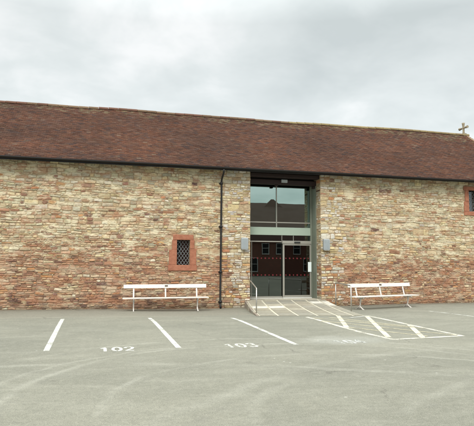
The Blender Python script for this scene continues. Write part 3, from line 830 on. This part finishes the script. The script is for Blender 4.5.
handrail('handrail', [(8.99, -1.02, .84), (8.99, -1.04, .875), (8.97, -1.12, .885), (8.36, -3.52, .875), (8.345, -3.6, .86), (8.34, -3.62, .82)], [(8.34, -3.62, gz(8.34, -3.6), .84), (8.99, -1.02, gz(8.99, -1.0), .86)],
         'two-post steel handrail right of the path, overlapping the bench end')

# ------------------------------------------------------------------ brick building across the car park (seen mirrored in the doorway glass)
bb = tag(empty('brick_building', (20, -45, 0)), 'red brick building with slate roof facing the barn, mirrored in the doorway glass', 'building')
o_ = Vector((20, -45, 0))
class Off(MB):
    def build(s, *a, **k):
        s.v = [tuple(Vector(v) - o_) for v in s.v]; return MB.build(s, *a, **k)
m_ = Off(); xb0, xb1 = 4, 44
wins = [(x, 2.95, 1.0, 1.35) for x in (6.5, 9.4, 12.3, 15.2, 17.6, 21.3, 23.3, 25.6, 28.6, 31.5, 34.4, 37.3)] + [(x, .66, 1.15, 1.75) for x in (7.9, 12.3, 17.6, 19.65, 27.1, 30.6, 34.4)]
m_.box(xb0, xb1, -55.5, -45, -.3, 4.75)
m_.build('wall', M['brick'], bb)
m_ = Off()
def rquad(P, col=(.085, .048, .04)): m_.add(P, [(0, 1, 2, 3)], 0, col)
rquad([(xb0 - .3, -44.6, 4.6), (xb1 + .3, -44.6, 4.6), (xb1 + .3, -50.2, 10.2), (xb0 - .3, -50.2, 10.2)])
rquad([(xb1 + .3, -55.9, 4.6), (xb0 - .3, -55.9, 4.6), (xb0 - .3, -50.2, 10.2), (xb1 + .3, -50.2, 10.2)])
m_.add([(xb0 - .1, -44.8, 4.55), (xb0 - .1, -55.7, 4.55), (xb0 - .1, -50.2, 10.1), (xb1 + .1, -44.8, 4.55), (xb1 + .1, -55.7, 4.55), (xb1 + .1, -50.2, 10.1)], [(0, 1, 2), (5, 4, 3)], 0, (.2, .08, .06))
# louvred cupola on the ridge
m_.add([(22.6, -49.6, 9.6), (25.4, -49.6, 9.6), (25.4, -50.8, 9.6), (22.6, -50.8, 9.6), (23.8, -50.2, 10.75), (24.2, -50.2, 10.75)], [(0, 1, 5, 4), (1, 2, 5), (2, 3, 4, 5), (3, 0, 4)], 0, (.085, .048, .04))
m_.build('roof', brown, bb)
for (x, z0, w, h) in wins:
    y = -45
    f = Off(); z1 = z0 + h
    for (a, b_, c, d_) in ((x - w / 2, x + w / 2, z0 - .12, z0), (x - w / 2, x + w / 2, z1 - .08, z1), (x - w / 2, x - w / 2 + .08, z0 + .001, z1 - .081), (x + w / 2 - .08, x + w / 2, z0 + .001, z1 - .081), (x - w / 2 + .081, x + w / 2 - .081, z0 + h * .5, z0 + h * .5 + .06)):
        f.box(a, b_, y + .002, y + .09, c, d_)
    fo = f.build('window', M['wframe'], bb)
    g_ = Off(); g_.box(x - w / 2 + .081, x + w / 2 - .081, y + .01, y + .03, z0 + .001, z1 - .081); g_.build('window_pane', M['black'], fo)
m_ = Off(); m_.box(14.3, 15.2, -45 + .002, -44.95, -.1, 2.2); m_.build('door', M['black'], bb)

# ------------------------------------------------------------------ sky, sun, camera
SUN_EL, SUN_AZ = math.radians(48), math.radians(205)      # azimuth clockwise from +Y: behind the camera, to its left
w = bpy.data.worlds.new('World'); sc.world = w; w.use_nodes = True
t = w.node_tree; t.nodes.clear()
def wn(typ, **kw):
    n = t.nodes.new(typ)
    for k, v in kw.items(): setattr(n, k, v)
    return n
out = wn('ShaderNodeOutputWorld'); bg = wn('ShaderNodeBackground'); bg.inputs[1].default_value = .10
sky = wn('ShaderNodeTexSky', sky_type='NISHITA'); sky.sun_disc = False; sky.sun_elevation = SUN_EL; sky.sun_rotation = SUN_AZ
tc = wn('ShaderNodeTexCoord'); sp = wn('ShaderNodeSeparateXYZ'); t.links.new(tc.outputs['Generated'], sp.inputs[0])
def wm_(op, a, b=0.0, clamp=False):
    n = wn('ShaderNodeMath', operation=op, use_clamp=clamp)
    for s_, v in ((n.inputs[0], a), (n.inputs[1], b)):
        if isinstance(v, bpy.types.NodeSocket): t.links.new(v, s_)
        else: s_.default_value = v
    return n.outputs[0]
den = wm_('ADD', wm_('MAXIMUM', sp.outputs[2], 0.0), .22)
cv = wn('ShaderNodeCombineXYZ'); t.links.new(wm_('DIVIDE', sp.outputs[0], den), cv.inputs[0]); t.links.new(wm_('DIVIDE', sp.outputs[1], den), cv.inputs[1])
def wnoise(scale, det, rough, dist=0.0, off=0):
    n = wn('ShaderNodeTexNoise'); n.inputs['Scale'].default_value = scale; n.inputs['Detail'].default_value = det; n.inputs['Roughness'].default_value = rough; n.inputs['Distortion'].default_value = dist
    mp = wn('ShaderNodeMapping'); mp.inputs['Location'].default_value = (off, off * .7, 0); t.links.new(cv.outputs[0], mp.inputs[0]); t.links.new(mp.outputs[0], n.inputs['Vector']); return n.outputs[0]
n1 = wnoise(.95, 7, .52, .35, 8.2); n2 = wnoise(3.2, 6, .55, .3, 7)
f = wm_('ADD', wm_('MULTIPLY', n1, .62), wm_('MULTIPLY', n2, .38))
cr = wn('ShaderNodeValToRGB'); e = cr.color_ramp.elements
e[0].position = .34; e[0].color = (.415, .447, .437, 1); e[1].position = .60; e[1].color = (.645, .652, .640, 1)
m1 = e.new(.5); m1.color = (.525, .552, .540, 1)
t.links.new(f, cr.inputs[0])
# overcast sky: zenith brighter than horizon (CIE), a pale band low down
gain = wm_('ADD', .97, wm_('MULTIPLY', wm_('MULTIPLY', wm_('MAXIMUM', wm_('SUBTRACT', sp.outputs[2], .42), 0.0), 6.2), 1.0))
gain = wm_('ADD', gain, wm_('MULTIPLY', wm_('MAXIMUM', wm_('SUBTRACT', .36, wm_('ABSOLUTE', sp.outputs[2])), 0.0), .55))
mul = wn('ShaderNodeVectorMath', operation='SCALE'); t.links.new(cr.outputs[0], mul.inputs[0]); t.links.new(wm_('MULTIPLY', gain, 10.0), mul.inputs['Scale'])
mx = wn('ShaderNodeMix', data_type='RGBA'); mx.inputs[0].default_value = .90
t.links.new(sky.outputs[0], mx.inputs[6]); t.links.new(mul.outputs[0], mx.inputs[7]); t.links.new(mx.outputs[2], bg.inputs[0]); t.links.new(bg.outputs[0], out.inputs[0])

sd = bpy.data.lights.new('sun', 'SUN'); sd.energy = 1.5; sd.angle = math.radians(18); sd.color = (1, .95, .88)
so = bpy.data.objects.new('sun', sd); C.objects.link(so)
d = Vector((math.sin(SUN_AZ) * math.cos(SUN_EL), math.cos(SUN_AZ) * math.cos(SUN_EL), math.sin(SUN_EL)))
so.rotation_euler = d.to_track_quat('Z', 'Y').to_euler(); so.location = (0, -10, 30)

cd = bpy.data.cameras.new('camera'); co = bpy.data.objects.new('camera', cd); C.objects.link(co)
from mathutils import Matrix
r_ = Vector((0.9676495, -0.252255, 0.00467453)); u_ = Vector((-0.02827526, -0.09001553, 0.99553891)); f_ = Vector((0.25070889, 0.9634649, 0.09423606))
mt = Matrix(((r_.x, u_.x, -f_.x), (r_.y, u_.y, -f_.y), (r_.z, u_.z, -f_.z))).to_4x4(); mt.translation = Vector((0, -20.3136, 1.6))
co.matrix_world = mt
cd.sensor_width = 36; cd.lens = 36 * 534.798 / 474; cd.clip_end = 3000; cd.clip_start = .1
sc.camera = co
sc.render.resolution_x, sc.render.resolution_y = 1024, 920
vs_ = sc.view_settings; vs_.view_transform = 'Standard'; vs_.look = 'None'; vs_.exposure = 0.70; vs_.gamma = 1.0; vs_.use_curve_mapping = False
sc.render.engine = 'CYCLES'; sc.cycles.max_bounces = 6; sc.cycles.transparent_max_bounces = 12
